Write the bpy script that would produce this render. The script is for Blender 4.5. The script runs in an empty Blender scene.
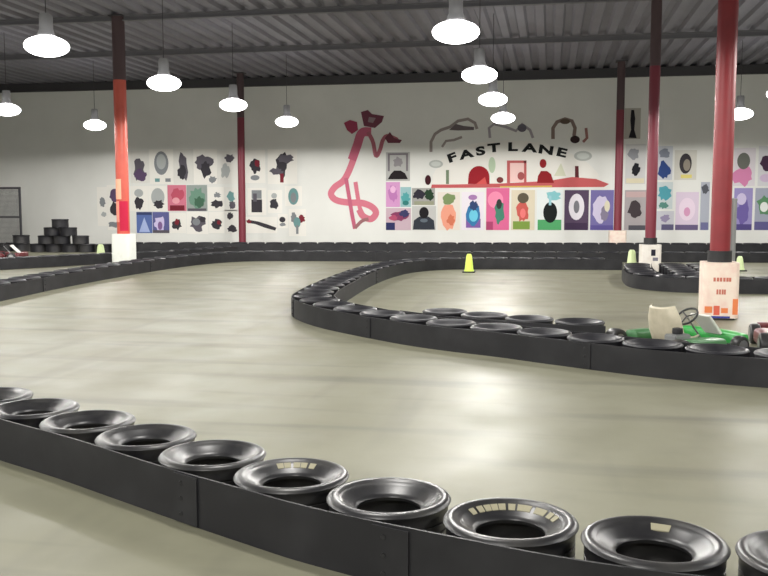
import bpy, bmesh, math, random
from mathutils import Vector, Matrix
random.seed(7)
PI = math.pi
scn = bpy.context.scene
COL = scn.collection

# ------------------------------------------------------------------ camera
F = 900.0
YAW = math.radians(10.45)
PIT = math.atan(83 / 900)
H = 1.6
cam = bpy.data.cameras.new('camera')
cam.sensor_width = 36.0
cam.lens = F / 768 * 36
cam.clip_end = 200
co = bpy.data.objects.new('camera', cam)
COL.objects.link(co)
co.location = (0, 0, H)
co.rotation_euler = (PI / 2 - PIT, 0, YAW)
scn.camera = co

FW = (-math.sin(YAW) * math.cos(PIT), math.cos(YAW) * math.cos(PIT), -math.sin(PIT))
RT = (math.cos(YAW), math.sin(YAW), 0)
UP = (RT[1] * FW[2] - RT[2] * FW[1], RT[2] * FW[0] - RT[0] * FW[2], RT[0] * FW[1] - RT[1] * FW[0])
def ray(px, py):
    a = (px - 384) / F
    b = (288 - py) / F
    return [FW[i] + a * RT[i] + b * UP[i] for i in range(3)]
def G(px, py, z=0.0):                      # point of the floor (or of a level z) seen at a pixel
    d = ray(px, py)
    t = (z - H) / d[2]
    return (d[0] * t, d[1] * t)
WY = 34.0                                  # back wall
def WL(px, py, Y=WY):                      # point of the back wall: x, z
    d = ray(px, py)
    t = Y / d[1]
    return (d[0] * t, H + d[2] * t)

# ------------------------------------------------------------------ materials
def mat(name, col, rough=0.6, metal=0.0, emit=None, strength=0.0, noise=None, bump=0.0, spec=0.5, detail=4.0):
    """noise = (scale, second colour, lo, hi)"""
    m = bpy.data.materials.new(name)
    m.use_nodes = True
    nt = m.node_tree
    b = nt.nodes['Principled BSDF']
    b.inputs['Base Color'].default_value = (*col, 1)
    b.inputs['Roughness'].default_value = rough
    b.inputs['Metallic'].default_value = metal
    b.inputs['Specular IOR Level'].default_value = spec
    if emit:
        b.inputs['Emission Color'].default_value = (*emit, 1)
        b.inputs['Emission Strength'].default_value = strength
    tc = nt.nodes.new('ShaderNodeTexCoord')
    n = nt.nodes.new('ShaderNodeTexNoise')
    n.inputs['Scale'].default_value = noise[0] if noise else 12.0
    n.inputs['Detail'].default_value = detail
    nt.links.new(tc.outputs['Object'], n.inputs['Vector'])
    if noise:
        r = nt.nodes.new('ShaderNodeMapRange')
        r.inputs['From Min'].default_value = noise[2]
        r.inputs['From Max'].default_value = noise[3]
        nt.links.new(n.outputs['Fac'], r.inputs['Value'])
        mx = nt.nodes.new('ShaderNodeMix')
        mx.data_type = 'RGBA'
        mx.inputs['A'].default_value = (*col, 1)
        mx.inputs['B'].default_value = (*noise[1], 1)
        nt.links.new(r.outputs['Result'], mx.inputs['Factor'])
        nt.links.new(mx.outputs['Result'], b.inputs['Base Color'])
    if bump:
        bp = nt.nodes.new('ShaderNodeBump')
        bp.inputs['Strength'].default_value = bump
        bp.inputs['Distance'].default_value = 0.01
        nt.links.new(n.outputs['Fac'], bp.inputs['Height'])
        nt.links.new(bp.outputs['Normal'], b.inputs['Normal'])
    return m

def floor_material():
    m = bpy.data.materials.new('sealed_concrete')
    m.use_nodes = True
    nt = m.node_tree
    L = nt.links.new
    b = nt.nodes['Principled BSDF']
    tc = nt.nodes.new('ShaderNodeTexCoord')
    def noise(scale, detail, sc=(1, 1, 1), rot=0):
        mp = nt.nodes.new('ShaderNodeMapping')
        mp.inputs['Scale'].default_value = sc
        mp.inputs['Rotation'].default_value = (0, 0, rot)
        L(tc.outputs['Object'], mp.inputs['Vector'])
        n = nt.nodes.new('ShaderNodeTexNoise')
        n.inputs['Scale'].default_value = scale
        n.inputs['Detail'].default_value = detail
        L(mp.outputs['Vector'], n.inputs['Vector'])
        return n.outputs['Fac']
    def rng(v, a, c, lo=0.0, hi=1.0):
        r = nt.nodes.new('ShaderNodeMapRange')
        r.inputs['From Min'].default_value = a
        r.inputs['From Max'].default_value = c
        r.inputs['To Min'].default_value = lo
        r.inputs['To Max'].default_value = hi
        L(v, r.inputs['Value'])
        return r.outputs['Result']
    def mix(f, A, B):
        x = nt.nodes.new('ShaderNodeMix')
        x.data_type = 'RGBA'
        L(f, x.inputs['Factor'])
        for k, v in (('A', A), ('B', B)):
            if isinstance(v, tuple):
                x.inputs[k].default_value = (*v, 1)
            else:
                L(v, x.inputs[k])
        return x.outputs['Result']
    c = mix(rng(noise(0.35, 5), 0.35, 0.65), FLOOR_A, FLOOR_B)
    c = mix(rng(noise(2.2, 6), 0.45, 0.75, 0, 0.5), c, FLOOR_C)
    # rubber left by the karts, dragged along the track
    c = mix(rng(noise(0.9, 3, (0.25, 2.6, 1), 0.35), 0.54, 0.72, 0, 0.50), c, (0.085, 0.082, 0.068))
    c = mix(rng(noise(0.8, 2, (3.0, 0.22, 1), -0.2), 0.60, 0.76, 0, 0.32), c, (0.085, 0.08, 0.068))
    L(c, b.inputs['Base Color'])
    L(rng(noise(1.4, 5), 0.3, 0.7, 0.41, 0.54), b.inputs['Roughness'])
    b.inputs['Specular IOR Level'].default_value = 0.22
    return m

FLOOR_A = (0.185, 0.182, 0.126)
FLOOR_B = (0.216, 0.212, 0.155)
FLOOR_C = (0.150, 0.146, 0.102)
M = {}
M['floor'] = floor_material()
M['wall'] = mat('painted_block', (0.76, 0.765, 0.735), 0.7, noise=(0.5, (0.70, 0.705, 0.675), 0.35, 0.65), bump=0.1)
M['ceiling'] = mat('grey_deck', (0.215, 0.21, 0.25), 0.6, noise=(0.4, (0.165, 0.16, 0.19), 0.35, 0.65))
M['beam'] = mat('dark_steel', (0.045, 0.043, 0.05), 0.6)
M['deck_steel'] = mat('grey_purlin_steel', (0.15, 0.148, 0.165), 0.6)
M['dark_top'] = mat('dark_upper_shaft', (0.075, 0.045, 0.05), 0.6)
M['rubber'] = mat('tyre_rubber', (0.014, 0.014, 0.016), 0.36, noise=(5.0, (0.050, 0.049, 0.046), 0.42, 0.75), bump=0.15)
M['rubber_far'] = mat('dusty_tyre_rubber', (0.013, 0.013, 0.017), 0.5, noise=(1.6, (0.060, 0.058, 0.057), 0.48, 0.74), spec=0.4)
M['belt'] = mat('belt_rubber', (0.010, 0.010, 0.0125), 0.55, noise=(3.0, (0.021, 0.021, 0.024), 0.4, 0.7), bump=0.1, spec=0.4)
M['letter_paint'] = mat('worn_pale_lettering', (0.30, 0.28, 0.19), 0.7)
M['red'] = mat('red_column_paint', (0.225, 0.014, 0.020), 0.5, noise=(3.0, (0.19, 0.012, 0.017), 0.4, 0.7))
M['orange'] = mat('orange_red_paint', (0.56, 0.088, 0.055), 0.45, noise=(3.0, (0.50, 0.07, 0.045), 0.4, 0.7))
M['dark_red'] = mat('maroon_paint', (0.17, 0.014, 0.032), 0.5)
M['pad'] = mat('white_vinyl', (0.78, 0.74, 0.68), 0.5, noise=(6.0, (0.66, 0.60, 0.54), 0.45, 0.75))
M['pad_cream'] = mat('cream_vinyl', (0.82, 0.70, 0.60), 0.5, noise=(7.0, (0.78, 0.58, 0.50), 0.45, 0.7))
M['pad_green_white'] = mat('clean_white_vinyl', (0.80, 0.82, 0.77), 0.5, noise=(6.0, (0.72, 0.74, 0.68), 0.5, 0.75))
M['lime'] = mat('lime_plastic', (0.62, 0.80, 0.10), 0.4)
M['lime_pale'] = mat('pale_lime_plastic', (0.62, 0.74, 0.40), 0.4)
M['black'] = mat('black_plastic', (0.012, 0.012, 0.014), 0.5)
M['grey_metal'] = mat('galvanised_steel', (0.30, 0.31, 0.31), 0.45, 0.6)
M['housing'] = mat('lamp_housing', (0.30, 0.30, 0.31), 0.5, 0.4)
M['lens'] = mat('glowing_lens', (0.9, 0.9, 0.9), 0.4, emit=(1.0, 0.985, 0.965), strength=11.0)
M['chrome'] = mat('bare_steel', (0.45, 0.45, 0.46), 0.3, 0.9)
M['kart_green'] = mat('green_bodywork', (0.035, 0.36, 0.065), 0.35)
M['kart_dark_green'] = mat('dark_green_bodywork', (0.05, 0.17, 0.06), 0.4)
M['kart_red'] = mat('dark_red_bodywork', (0.11, 0.010, 0.014), 0.35)
M['seat_beige'] = mat('beige_seat_shell', (0.55, 0.50, 0.38), 0.5, noise=(9.0, (0.46, 0.42, 0.31), 0.4, 0.7))
M['seat_black'] = mat('black_seat_shell', (0.02, 0.02, 0.022), 0.5)
M['white'] = mat('white_panel', (0.80, 0.80, 0.76), 0.45)
_pc = {}
def paint(r, g, b):                        # flat matt print colour, made once per colour
    k = (r, g, b)
    if k not in _pc:
        _pc[k] = mat('print_ink', k, 0.8, spec=0.2)
    return _pc[k]
def s8(r, g, b):                           # 8-bit colour of a print as reflectance
    f = lambda v: ((v / 255) / 12.92 if v / 255 <= 0.04045 else ((v / 255 + 0.055) / 1.055) ** 2.4)
    return paint(round(f(r), 3), round(f(g), 3), round(f(b), 3))

# ------------------------------------------------------------------ mesh builder
class MB:
    def __init__(s):
        s.v = []; s.f = []; s.mi = []; s.mats = []; s.cur = 0
    def use(s, m):
        if m not in s.mats:
            s.mats.append(m)
        s.cur = s.mats.index(m)
        return s
    def add(s, vs, fs):
        o = len(s.v)
        s.v += [tuple(v) for v in vs]
        for f in fs:
            s.f.append([i + o for i in f]); s.mi.append(s.cur)
        return s
    def box(s, a, b):
        (x0, y0, z0), (x1, y1, z1) = a, b
        return s.add([(x0,y0,z0),(x1,y0,z0),(x1,y1,z0),(x0,y1,z0),(x0,y0,z1),(x1,y0,z1),(x1,y1,z1),(x0,y1,z1)],
                     [(0,3,2,1),(4,5,6,7),(0,1,5,4),(1,2,6,5),(2,3,7,6),(3,0,4,7)])
    def lathe(s, prof, n=32, closed=False, c=(0, 0, 0), axis='z', cap=True):
        vs = []
        for i in range(n):
            a = 2 * PI * i / n
            for r, z in prof:
                p = (r * math.cos(a), r * math.sin(a), z)
                if axis == 'y': p = (p[0], p[2], p[1])
                if axis == 'x': p = (p[2], p[0], p[1])
                vs.append((p[0] + c[0], p[1] + c[1], p[2] + c[2]))
        k = len(prof); fs = []
        for i in range(n):
            j = (i + 1) % n
            for q in range(k if closed else k - 1):
                q2 = (q + 1) % k
                f = (i*k+q, j*k+q, j*k+q2, i*k+q2)
                fs.append(f if axis != 'y' else f[::-1])
        if not closed and cap:
            if prof[0][0] > 1e-6: fs.append(tuple(i*k for i in range(n))[::-1])
            if prof[-1][0] > 1e-6: fs.append(tuple(i*k+k-1 for i in range(n)))
        return s.add(vs, fs)
    def tube(s, pts, r, n=10, cap=True):
        pts = [Vector(p) for p in pts]
        rings = []
        for i, p in enumerate(pts):
            t = (pts[min(i+1, len(pts)-1)] - pts[max(i-1, 0)]).normalized()
            u = t.cross(Vector((0, 0, 1)))
            if u.length < 1e-3: u = t.cross(Vector((1, 0, 0)))
            u.normalize(); w = u.cross(t)
            rr = r[i] if isinstance(r, (list, tuple)) else r
            rings.append([p + (u * math.cos(2*PI*k/n) + w * math.sin(2*PI*k/n)) * rr for k in range(n)])
        vs = [v for rg in rings for v in rg]; fs = []
        for i in range(len(pts) - 1):
            for k in range(n):
                k2 = (k+1) % n
                fs.append((i*n+k, i*n+k2, (i+1)*n+k2, (i+1)*n+k))
        if cap:
            fs.append(tuple(range(n))[::-1]); fs.append(tuple((len(pts)-1)*n+k for k in range(n)))
        return s.add(vs, fs)
    def prism(s, poly, y0, y1):            # polygon in (x, z), extruded from y0 to y1 (towards the viewer when y1<y0)
        n = len(poly)
        vs = [(x, y0, z) for x, z in poly] + [(x, y1, z) for x, z in poly]
        fs = [tuple(range(n)), tuple(range(n, 2*n))[::-1]]
        for i in range(n):
            j = (i+1) % n
            fs.append((i, n+i, n+j, j))
        return s.add(vs, fs)
    def build(s, name, m=None, parent=None, loc=None, smooth=False, bevel=0.0, weld=False):
        me = bpy.data.meshes.new(name)
        me.from_pydata(s.v, [], s.f)
        for x in (s.mats if s.mats else [m]):
            me.materials.append(x)
        if s.mats:
            for p, i in zip(me.polygons, s.mi): p.material_index = i
        bm = bmesh.new(); bm.from_mesh(me)
        if bevel:
            bmesh.ops.remove_doubles(bm, verts=bm.verts, dist=1e-5)
            bmesh.ops.bevel(bm, geom=[e for e in bm.edges if len(e.link_faces) == 2 and e.calc_face_angle(0) > 0.6],
                            offset=bevel, segments=2, affect='EDGES', clamp_overlap=True)
        bmesh.ops.recalc_face_normals(bm, faces=bm.faces)
        bm.to_mesh(me); bm.free()
        if smooth:
            for p in me.polygons: p.use_smooth = True
            try: me.set_sharp_from_angle(angle=math.radians(40))
            except Exception: pass
        o = bpy.data.objects.new(name, me)
        COL.objects.link(o)
        if parent is not None: o.parent = parent
        if loc is not None: o.location = loc
        return o

def tag(o, label, cat, group=None, kind=None):
    if label: o['label'] = label
    if cat: o['category'] = cat
    if group: o['group'] = group
    if kind: o['kind'] = kind
    return o
def thing(name, label, cat, loc=(0, 0, 0), rz=0.0, group=None):
    o = bpy.data.objects.new(name, None)
    o.empty_display_size = 0.2
    COL.objects.link(o)
    o.location = loc; o.rotation_euler = (0, 0, rz)
    return tag(o, label, cat, group)
def copy_tree(o, parent=None):
    c = o.copy(); COL.objects.link(c)
    if parent is not None: c.parent = parent
    for ch in [x for x in bpy.data.objects if x.parent == o]:
        copy_tree(ch, c)
    return c
def struct(o):
    o['kind'] = 'structure'
    return o

# ------------------------------------------------------------------ shell of the hall
XL, XR, YF, ZC = -25.0, 13.0, -7.0, 6.5
struct(MB().box((XL-0.2, YF-0.2, -0.1), (XR+0.2, WY+0.2, 0)).build('floor', M['floor']))
struct(MB().box((XL, WY, 0), (XR, WY+0.2, ZC)).build('wall_back', M['wall']))
struct(MB().box((XL-0.2, YF-0.2, 0), (XL, WY+0.2, ZC)).build('wall_left', M['wall']))
struct(MB().box((XR, YF-0.2, 0), (XR+0.2, WY+0.2, ZC)).build('wall_right', M['wall']))
struct(MB().box((XL, YF-0.2, 0), (XR, YF, ZC)).build('wall_front', M['wall']))
c = MB()                                   # ribbed steel deck, ribs running away from the viewer
x = XL - 0.2; prof = []
while x < XR + 0.2:
    prof += [(x, ZC + 0.09), (x + 0.18, ZC + 0.09), (x + 0.24, ZC), (x + 0.44, ZC)]
    x += 0.5
n = len(prof)
c.add([(px_, YF-0.2, z) for px_, z in prof] + [(px_, WY+0.2, z) for px_, z in prof] ,
      [(i, i+1, n+i+1, n+i) for i in range(n-1)])
c.box((XL-0.2, YF-0.2, ZC+0.12), (XR+0.2, WY+0.2, ZC+0.2))
struct(c.build('ceiling', M['ceiling']))
struct(MB().box((XL, WY-0.14, ZC-0.33), (XR, WY, ZC)).build('trim_1', M['beam']))     # eave beam along the wall top
def ibeam_x(y, w, h, name):
    b = MB()
    b.box((XL, y-w/2, ZC-0.03), (XR, y+w/2, ZC))
    b.box((XL, y-0.012, ZC-h), (XR, y+0.012, ZC-0.02))
    b.box((XL, y-w/2, ZC-h), (XR, y+w/2, ZC-h+0.025))
    return struct(b.build(name, M['deck_steel']))
ibeam_x(13.3, 0.16, 0.14, 'trim_2')
ibeam_x(22.3, 0.14, 0.14, 'trim_3')
ibeam_x(3.8, 0.16, 0.14, 'trim_4')
ibeam_x(27.4, 0.12, 0.16, 'trim_5')
ibeam_x(17.8, 0.12, 0.16, 'trim_6')

# ------------------------------------------------------------------ lamps
LX = [-15.4, -8.58, -1.52, 5.55]
LYS = [28.9, 23.8, 19.3, 14.5, 9.8, 5.1, 0.4, -4.3]
ZL = 4.17
def make_lamp():
    t = thing('high_bay_light', '', 'ceiling light')
    MB().lathe([(0.0, 0.62), (0.09, 0.62), (0.10, 0.58), (0.10, 0.40), (0.12, 0.34), (0.14, 0.30), (0.14, 0.282)], 32).build('housing', M['housing'], t, smooth=True)
    MB().lathe([(0.0, -0.02)] + [(0.335*math.cos(a), 0.135 + 0.155*math.sin(a)) for a in [(-80 + 10*q)*PI/180 for q in range(16)]] + [(0.13, 0.28)], 36).build('lens', M['lens'], t, smooth=True)
    MB().tube([(0, 0, 0.61), (0, 0, (ZC - ZL) / 1.12)], 0.007, 8).build('hanging_rod', M['beam'], t)
    l = bpy.data.lights.new('lamp_light', 'SPOT')
    l.energy = LAMP_W; l.color = (1.0, 0.975, 0.93)
    l.spot_size = math.radians(177); l.spot_blend = 0.09; l.shadow_soft_size = 0.16
    lo = bpy.data.objects.new('lamp_light', l)
    COL.objects.link(lo); lo.parent = t; lo.location = (0, 0, -0.17)
    return t
LAMP_W = 395.0
lamp = make_lamp()
colname = {0: 'far left', 1: 'left', 2: 'centre', 3: 'right'}
rown = ['closest to the mural wall', 'second out from the mural wall', 'third out from the mural wall', 'fourth out from the mural wall']
first = True
for iy, y in enumerate(LYS):
    for ix, xx in enumerate(LX):
        o = lamp if first else copy_tree(lamp)
        first = False
        o.location = (xx, y, ZL)
        o.scale = (1.12, 1.12, 1.12)
        if iy < 4:
            o['label'] = 'glowing bay lamp in the %s line, %s' % (colname[ix], rown[iy])
        else:
            o['label'] = 'round high bay lamp hanging over the near half of the track'
        o['group'] = 'high bay lamps hung in four lines'

# ------------------------------------------------------------------ paths, tyres, belts
def catmull(pts, step=0.06):
    P = [Vector((p[0], p[1])) for p in pts]
    P = [P[0]*2 - P[1]] + P + [P[-1]*2 - P[-2]]
    out = []
    for i in range(1, len(P) - 2):
        n = max(4, int((P[i+1]-P[i]).length / 0.08))
        for k in range(n):
            t = k / n
            a, b, c_, d = P[i-1], P[i], P[i+1], P[i+2]
            out.append(0.5*((2*b) + (c_-a)*t + (2*a-5*b+4*c_-d)*t*t + (-a+3*b-3*c_+d)*t**3))
    out.append(P[-2])
    return resample(out, step)
def resample(pts, step):
    out = [pts[0]]; acc = 0.0
    for a, b in zip(pts, pts[1:]):
        d = (b - a).length
        if d < 1e-9: continue
        while acc + d >= step:
            t = (step - acc) / d
            a = a + (b - a) * t
            out.append(a.copy()); d = (b - a).length; acc = 0.0
            if d < 1e-9: break
        acc += d
    return out
def normals(pts):
    ns = []
    for i in range(len(pts)):
        t = (pts[min(i+1, len(pts)-1)] - pts[max(i-1, 0)]).normalized()
        ns.append(Vector((-t.y, t.x)))     # left of the direction of travel
    return ns
def offset(pts, d, step=0.06):
    o = [p + n * d for p, n in zip(pts, normals(pts))]
    # drop the folds an inner offset makes in a tight bend
    keep = [o[0]]
    for i in range(1, len(o)):
        t = pts[min(i+1, len(pts)-1)] - pts[max(i-1, 0)]
        if (o[i] - keep[-1]).dot(t) > 0: keep.append(o[i])
    return resample(keep, step)
BH = 0.26
def belt(path, label, group=None, th=0.012, h=BH, laps=(), seed=0, side=1):
    """rubber belt standing on its edge along a path, body on the left of travel; laps = distances of the overlap joints"""
    rnd = random.Random(seed)
    p0 = path[0]
    t = thing('barrier_belt', label, 'track barrier', (p0.x, p0.y, 0), 0, group)
    ns = normals(path)
    m = MB(); vs = []; fs = []
    ph = rnd.random() * 6
    for i, (p, n) in enumerate(zip(path, ns)):
        s = i * 0.06
        top = h + 0.003 * math.sin(s * 1.7 + ph) + 0.002 * math.sin(s * 5.1 + ph)
        for q, z in ((0, 0), (0, top), (th, top), (th, 0)):
            v = p + n * (q * side)
            vs.append((v.x - p0.x, v.y - p0.y, z))
    k = len(path)
    for i in range(k - 1):
        for q in range(4):
            q2 = (q + 1) % 4
            fs.append((4*i+q, 4*i+q2, 4*(i+1)+q2, 4*(i+1)+q))
    fs += [(0, 1, 2, 3), (4*k-4, 4*k-3, 4*k-2, 4*k-1)]
    m.add(vs, fs).build('belt_strip', M['belt'], t)
    for d in laps:                          # a second thickness bolted over each joint
        i0 = int(d / 0.06); i1 = min(i0 + 3, k - 1)
        if i1 >= k: continue
        lp = MB(); vs = []; fs = []
        for i in range(i0, i1 + 1):
            p, n = path[i], ns[i]
            for q, z in ((-0.010, 0.006), (-0.010, h - 0.01), (-0.001, h - 0.01), (-0.001, 0.006)):
                v = p + n * (q * side)
                vs.append((v.x - p0.x, v.y - p0.y, z))
        kk = i1 - i0 + 1
        for i in range(kk - 1):
            for q in range(4):
                q2 = (q+1) % 4
                fs.append((4*i+q, 4*i+q2, 4*(i+1)+q2, 4*(i+1)+q))
        fs += [(0, 1, 2, 3), (4*kk-4, 4*kk-3, 4*kk-2, 4*kk-1)]
        lp.add(vs, fs)
        jo = lp.build('lap_joint', M['belt'], t)
        bo = MB()
        ic = (i0 + i1) // 2
        p, n = path[ic], ns[ic]
        for z in (0.05, 0.13, 0.21):
            v = p + n * (-0.010 * side) - p0
            bo.lathe([(0.0, -0.006), (0.010, -0.006), (0.012, 0.0), (0.012, 0.003)], 10, c=(v.x, v.y, z), axis='y')
        bo.build('bolt_heads', M['black'], jo)
    return t

R_T = 0.286          # over the upper shoulder
R_TREAD = 0.272
TH = 0.280
def tyre_profile(R=R_TREAD, W=TH, grooves=True):
    up = [(0.152, W-0.080), (0.146, W-0.064), (0.152, W-0.054), (0.166, W-0.047), (0.185, W-0.037), (0.205, W-0.024), (0.224, W-0.012), (0.230, W-0.011),
          (0.238, W-0.003), (0.256, W), (0.270, W-0.003), (0.280, W-0.010), (0.286, W-0.019), (0.281, W-0.029), (0.274, W-0.040), (R, W-0.056)]
    tr = []
    if grooves:
        zs = [W-0.085, W-0.125, W-0.165]
        for z in zs:
            tr += [(R, z+0.006), (R-0.008, z+0.004), (R-0.008, z-0.004), (R, z-0.006)]
    lo = [(min(r, R), W-z) for r, z in reversed(up)]
    inner = [(0.175, 0.055), (0.235, 0.045), (0.258, 0.07), (0.262, W/2), (0.258, W-0.07), (0.235, W-0.045), (0.175, W-0.055)]
    return up + tr + lo + inner
def tyre_mesh(name, segs, m, grooves=True):
    o = MB().lathe(tyre_profile(grooves=grooves), segs, closed=True).build(name, m, smooth=True)
    return o
near_proto = tyre_mesh('tyre', 56, M['rubber'], True)
far_proto = tyre_mesh('tyre', 28, M['rubber_far'], False)
used = {'n': False, 'f': False}
def place_tyre(kind, x, y, z=0.0, label='', group=None, tilt=(0, 0), rz=None):
    pr = near_proto if kind == 'n' else far_proto
    if used[kind]:
        o = pr.copy(); COL.objects.link(o)
    else:
        o = pr; used[kind] = True
    for k in list(o.keys()):
        if k in ('label', 'category', 'group'): del o[k]
    o.location = (x, y, z)
    o.rotation_euler = (tilt[0], tilt[1], random.uniform(0, 6.28) if rz is None else rz)
    return tag(o, label, 'tyre', group)

def tyre_row(path, d, label, group, kind='f', start=0.3, step=0.586, zs=1.0, end=0.2):
    line = offset(path, d, 0.02)
    last = None
    for k in range(int(start / 0.02), len(line) - int(end / 0.02)):
        p = line[k]
        if last is None or (p - last).length >= step:
            o = place_tyre(kind, p.x, p.y, 0, label, group)
            o.scale = (1, 1, zs)
            last = p

# near barrier (its belt faces the viewer, the tyres lie behind it)
pa = offset(catmull([(-6.9, 7.2), (-5.7, 6.45), (-4.6, 5.75), (-4.0, 5.40), (-3.42, 5.08), (-2.84, 4.79), (-2.28, 4.48), (-1.70, 4.16), (-1.34, 3.97), (-1.04, 3.82),
              (-0.46, 3.59), (0.04, 3.43), (0.61, 3.33), (1.2, 3.30), (1.9, 3.30)]), -0.045)
belt(pa, 'black rubber belt along the nearest row of tyres, crossing the bottom of the photo', None, laps=(5.88, 7.18), seed=1, h=0.264)
words = ['leftmost black tyre of the nearest barrier, cut by the left edge of the photo', 'second black tyre from the left in the nearest barrier',
         'third black tyre from the left in the nearest barrier', 'fourth black tyre from the left in the nearest barrier, dark inside',
         'fifth black tyre from the left in the nearest barrier, grey on its left shoulder', 'sixth tyre from the left in the nearest barrier, pale worn marks on its sidewall',
         'smooth unmarked black tyre in the middle of the nearest barrier, seventh from the left', 'black tyre in the nearest barrier with an arc of pale yellow lettering',
         'large black tyre in the nearest barrier with one short yellow mark, ninth from the left', 'black tyre cut by the lower right corner of the photo']
line = offset(pa, 0.301, 0.01)
tpx = [(-24, 399), (34, 413), (92, 428), (157, 444), (226, 463), (300, 483), (384, 504.5), (502, 525), (640, 547.5), (772, 566)]
ks = []
for q in tpx:
    g = Vector(G(q[0], q[1], TH))
    ks.append(min(range(len(line)), key=lambda i: (line[i] - g).length))
MINS = int(2 * R_T / 0.01) + 2
ks2 = [0] * len(ks)
mid = 6
ks2[mid] = ks[mid] - 6
for i in range(mid + 1, len(ks)):
    ks2[i] = max(ks[i], ks2[i-1] + MINS)
for i in range(mid - 1, -1, -1):
    ks2[i] = min(ks[i], ks2[i+1] - MINS)
for i, k in enumerate(ks2):
    if k < 0 or k >= len(line): continue
    p = line[k]
    o = place_tyre('n', p.x, p.y, 0, words[i], 'tyres of the nearest barrier', rz=random.uniform(0, 6))
    if i in (5, 7, 8):                       # worn, unreadable pale lettering moulded on the sidewall
        lm = MB()
        a0, a1, cnt = {5: (70, 130, 5), 7: (20, 150, 12), 8: (66, 88, 1)}[i]
        o.rotation_euler.z = 0
        for q in range(cnt):
            aa = math.radians(a1 - (a1 - a0) * (q + 0.5) / cnt) + random.uniform(-0.03, 0.03)
            w = math.radians((a1 - a0) / cnt) * (0.5 if cnt == 1 else 0.40)
            vs = []
            for (rr, zz) in ((0.189, TH - 0.0345), (0.217, TH - 0.0165)):
                for da in (-w, w):
                    for dz in (-0.002, 0.003):
                        vs.append((rr*math.cos(aa+da), rr*math.sin(aa+da), zz+dz))
            lm.add(vs, [(0,1,3,2),(4,6,7,5),(0,4,5,1),(2,3,7,6),(1,5,7,3),(0,2,6,4)])
        lo = lm.build('sidewall_lettering', M['letter_paint'], o)
        lo['label'] = 'pale worn lettering on the sidewall'
# two more tyres outside the frame on each end keep the row whole
for k in (ks2[-1] + MINS + 1, ks2[0] - MINS - 1, ks2[0] - 2*MINS - 2, ks2[0] - 3*MINS - 3, ks2[0] - 4*MINS - 4):
    if 0 <= k < len(line):
        place_tyre('n', line[k].x, line[k].y, 0, 'black tyre at the end of the nearest barrier, outside the photo', 'tyres of the nearest barrier')

# island barrier: front leg, hairpin, back leg (travelling so that the tyres lie on the right)
pb_pts = [(4.2, 7.9), (2.9, 8.03), (1.9, 8.27), (1.05, 8.55), (0.12, 9.06), (-0.51, 9.45), (-1.35, 9.91), (-2.11, 10.52), (-3.01, 11.42), (-3.62, 12.4),
          (-3.86, 13.4), (-4.0, 15.2), (-4.10, 17.4), (-4.05, 19.6), (-3.75, 21.4), (-3.0, 22.6), (-1.9, 23.1), (-0.6, 23.3), (0.6, 23.4), (1.75, 23.5)]
pb = catmull(pb_pts)
belt(pb, 'black rubber belt around the outside of the hairpin island in mid track', None, laps=(4.0, 7.0, 9.3, 13.0), seed=2, side=-1)
pbi = offset(pb, -0.64)
belt(pbi, 'black rubber belt around the inside of the hairpin island', None, seed=3, side=1, laps=(3, 14))
tyre_row(pb, -0.32, 'dusty black tyre laid flat in the hairpin island between its two belts', 'tyres of the hairpin island', start=0.35)
# second row behind the island's front leg
pb2 = catmull([(0.62, 10.16), (0.25, 10.2), (-0.15, 10.32), (-0.62, 10.5), (-1.25, 10.82), (-1.9, 11.28)])
belt(pb2, 'short black belt behind the front leg of the hairpin island', None, seed=4, side=-1)
tyre_row(pb2, -0.31, 'black tyre in the short second row behind the front leg of the island', 'tyres of the short second row', start=0.3, end=0.25)

# barrier ending by the middle red column on the right
pc = catmull([(5.6, 17.2), (4.6, 17.15), (3.6, 17.1), (2.75, 17.1), (2.05, 17.3), (1.60, 17.9), (1.5, 18.8), (1.55, 20.2), (1.68, 21.6)])
belt(pc, 'black rubber belt curving from the right edge towards the middle column', None, seed=5, side=-1, laps=(2.5,))
belt(offset(pc, -0.64), 'black rubber belt on the far side of the curved barrier by the right-hand columns', None, seed=6, side=1)
tyre_row(pc, -0.32, 'black tyre in the curved barrier behind the nearest red column', 'tyres of the curved barrier on the right', start=0.4)

for i in range(6):
    for j in range(2):
        place_tyre('f', 2.66 + 0.60 * j + 0.01 * i, 18.22 + 0.59 * i, 0, 'black tyre packed flat inside the curved barrier on the right', 'tyres packed inside the curved barrier')
# outer barrier: down the left side and along the back
pd = catmull([(-8.75, 11.2), (-9.0, 13.6), (-9.29, 16.1), (-9.42, 19.2), (-9.35, 21.8), (-9.0, 23.6), (-8.2, 24.6), (-6.5, 24.95), (-4.15, 25.15),
              (0.28, 25.8), (4.0, 26.3), (8.0, 26.8), (11.5, 27.2)])
belt(pd, 'long black rubber belt bounding the track on the left and along the back', None, seed=7, side=1, laps=(4, 9, 17, 22))
tyre_row(pd, 0.32, 'dusty black tyre behind the long belt that bounds the track on the left and back', 'tyres of the outer barrier', start=0.3)
pd2 = catmull([(-15.2, 17.0), (-14.3, 18.7), (-13.36, 20.1), (-12.75, 21.2), (-12.2, 22.2), (-11.45, 23.3), (-10.7, 24.6), (-10.2, 26.2), (-10.0, 28.0)])
belt(pd2, 'black rubber belt of the pit lane barrier at the far left', None, seed=8, side=1)
tyre_row(pd2, 0.32, 'black tyre in the pit lane barrier at the far left', 'tyres of the pit lane barrier', start=0.3)
pe = catmull([G(124, 252), G(141, 252), G(200, 252), G(256, 252), G(400, 252.2), G(560, 252.6), G(700, 253), G(800, 253.3)])
belt(pe, 'black rubber belt along the foot of the painted back wall', None, seed=9, side=1, h=0.29)
tyre_row(pe, 0.32, 'black tyre in the row along the foot of the painted back wall', 'tyres along the back wall', start=0.3, zs=1.14)

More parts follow.
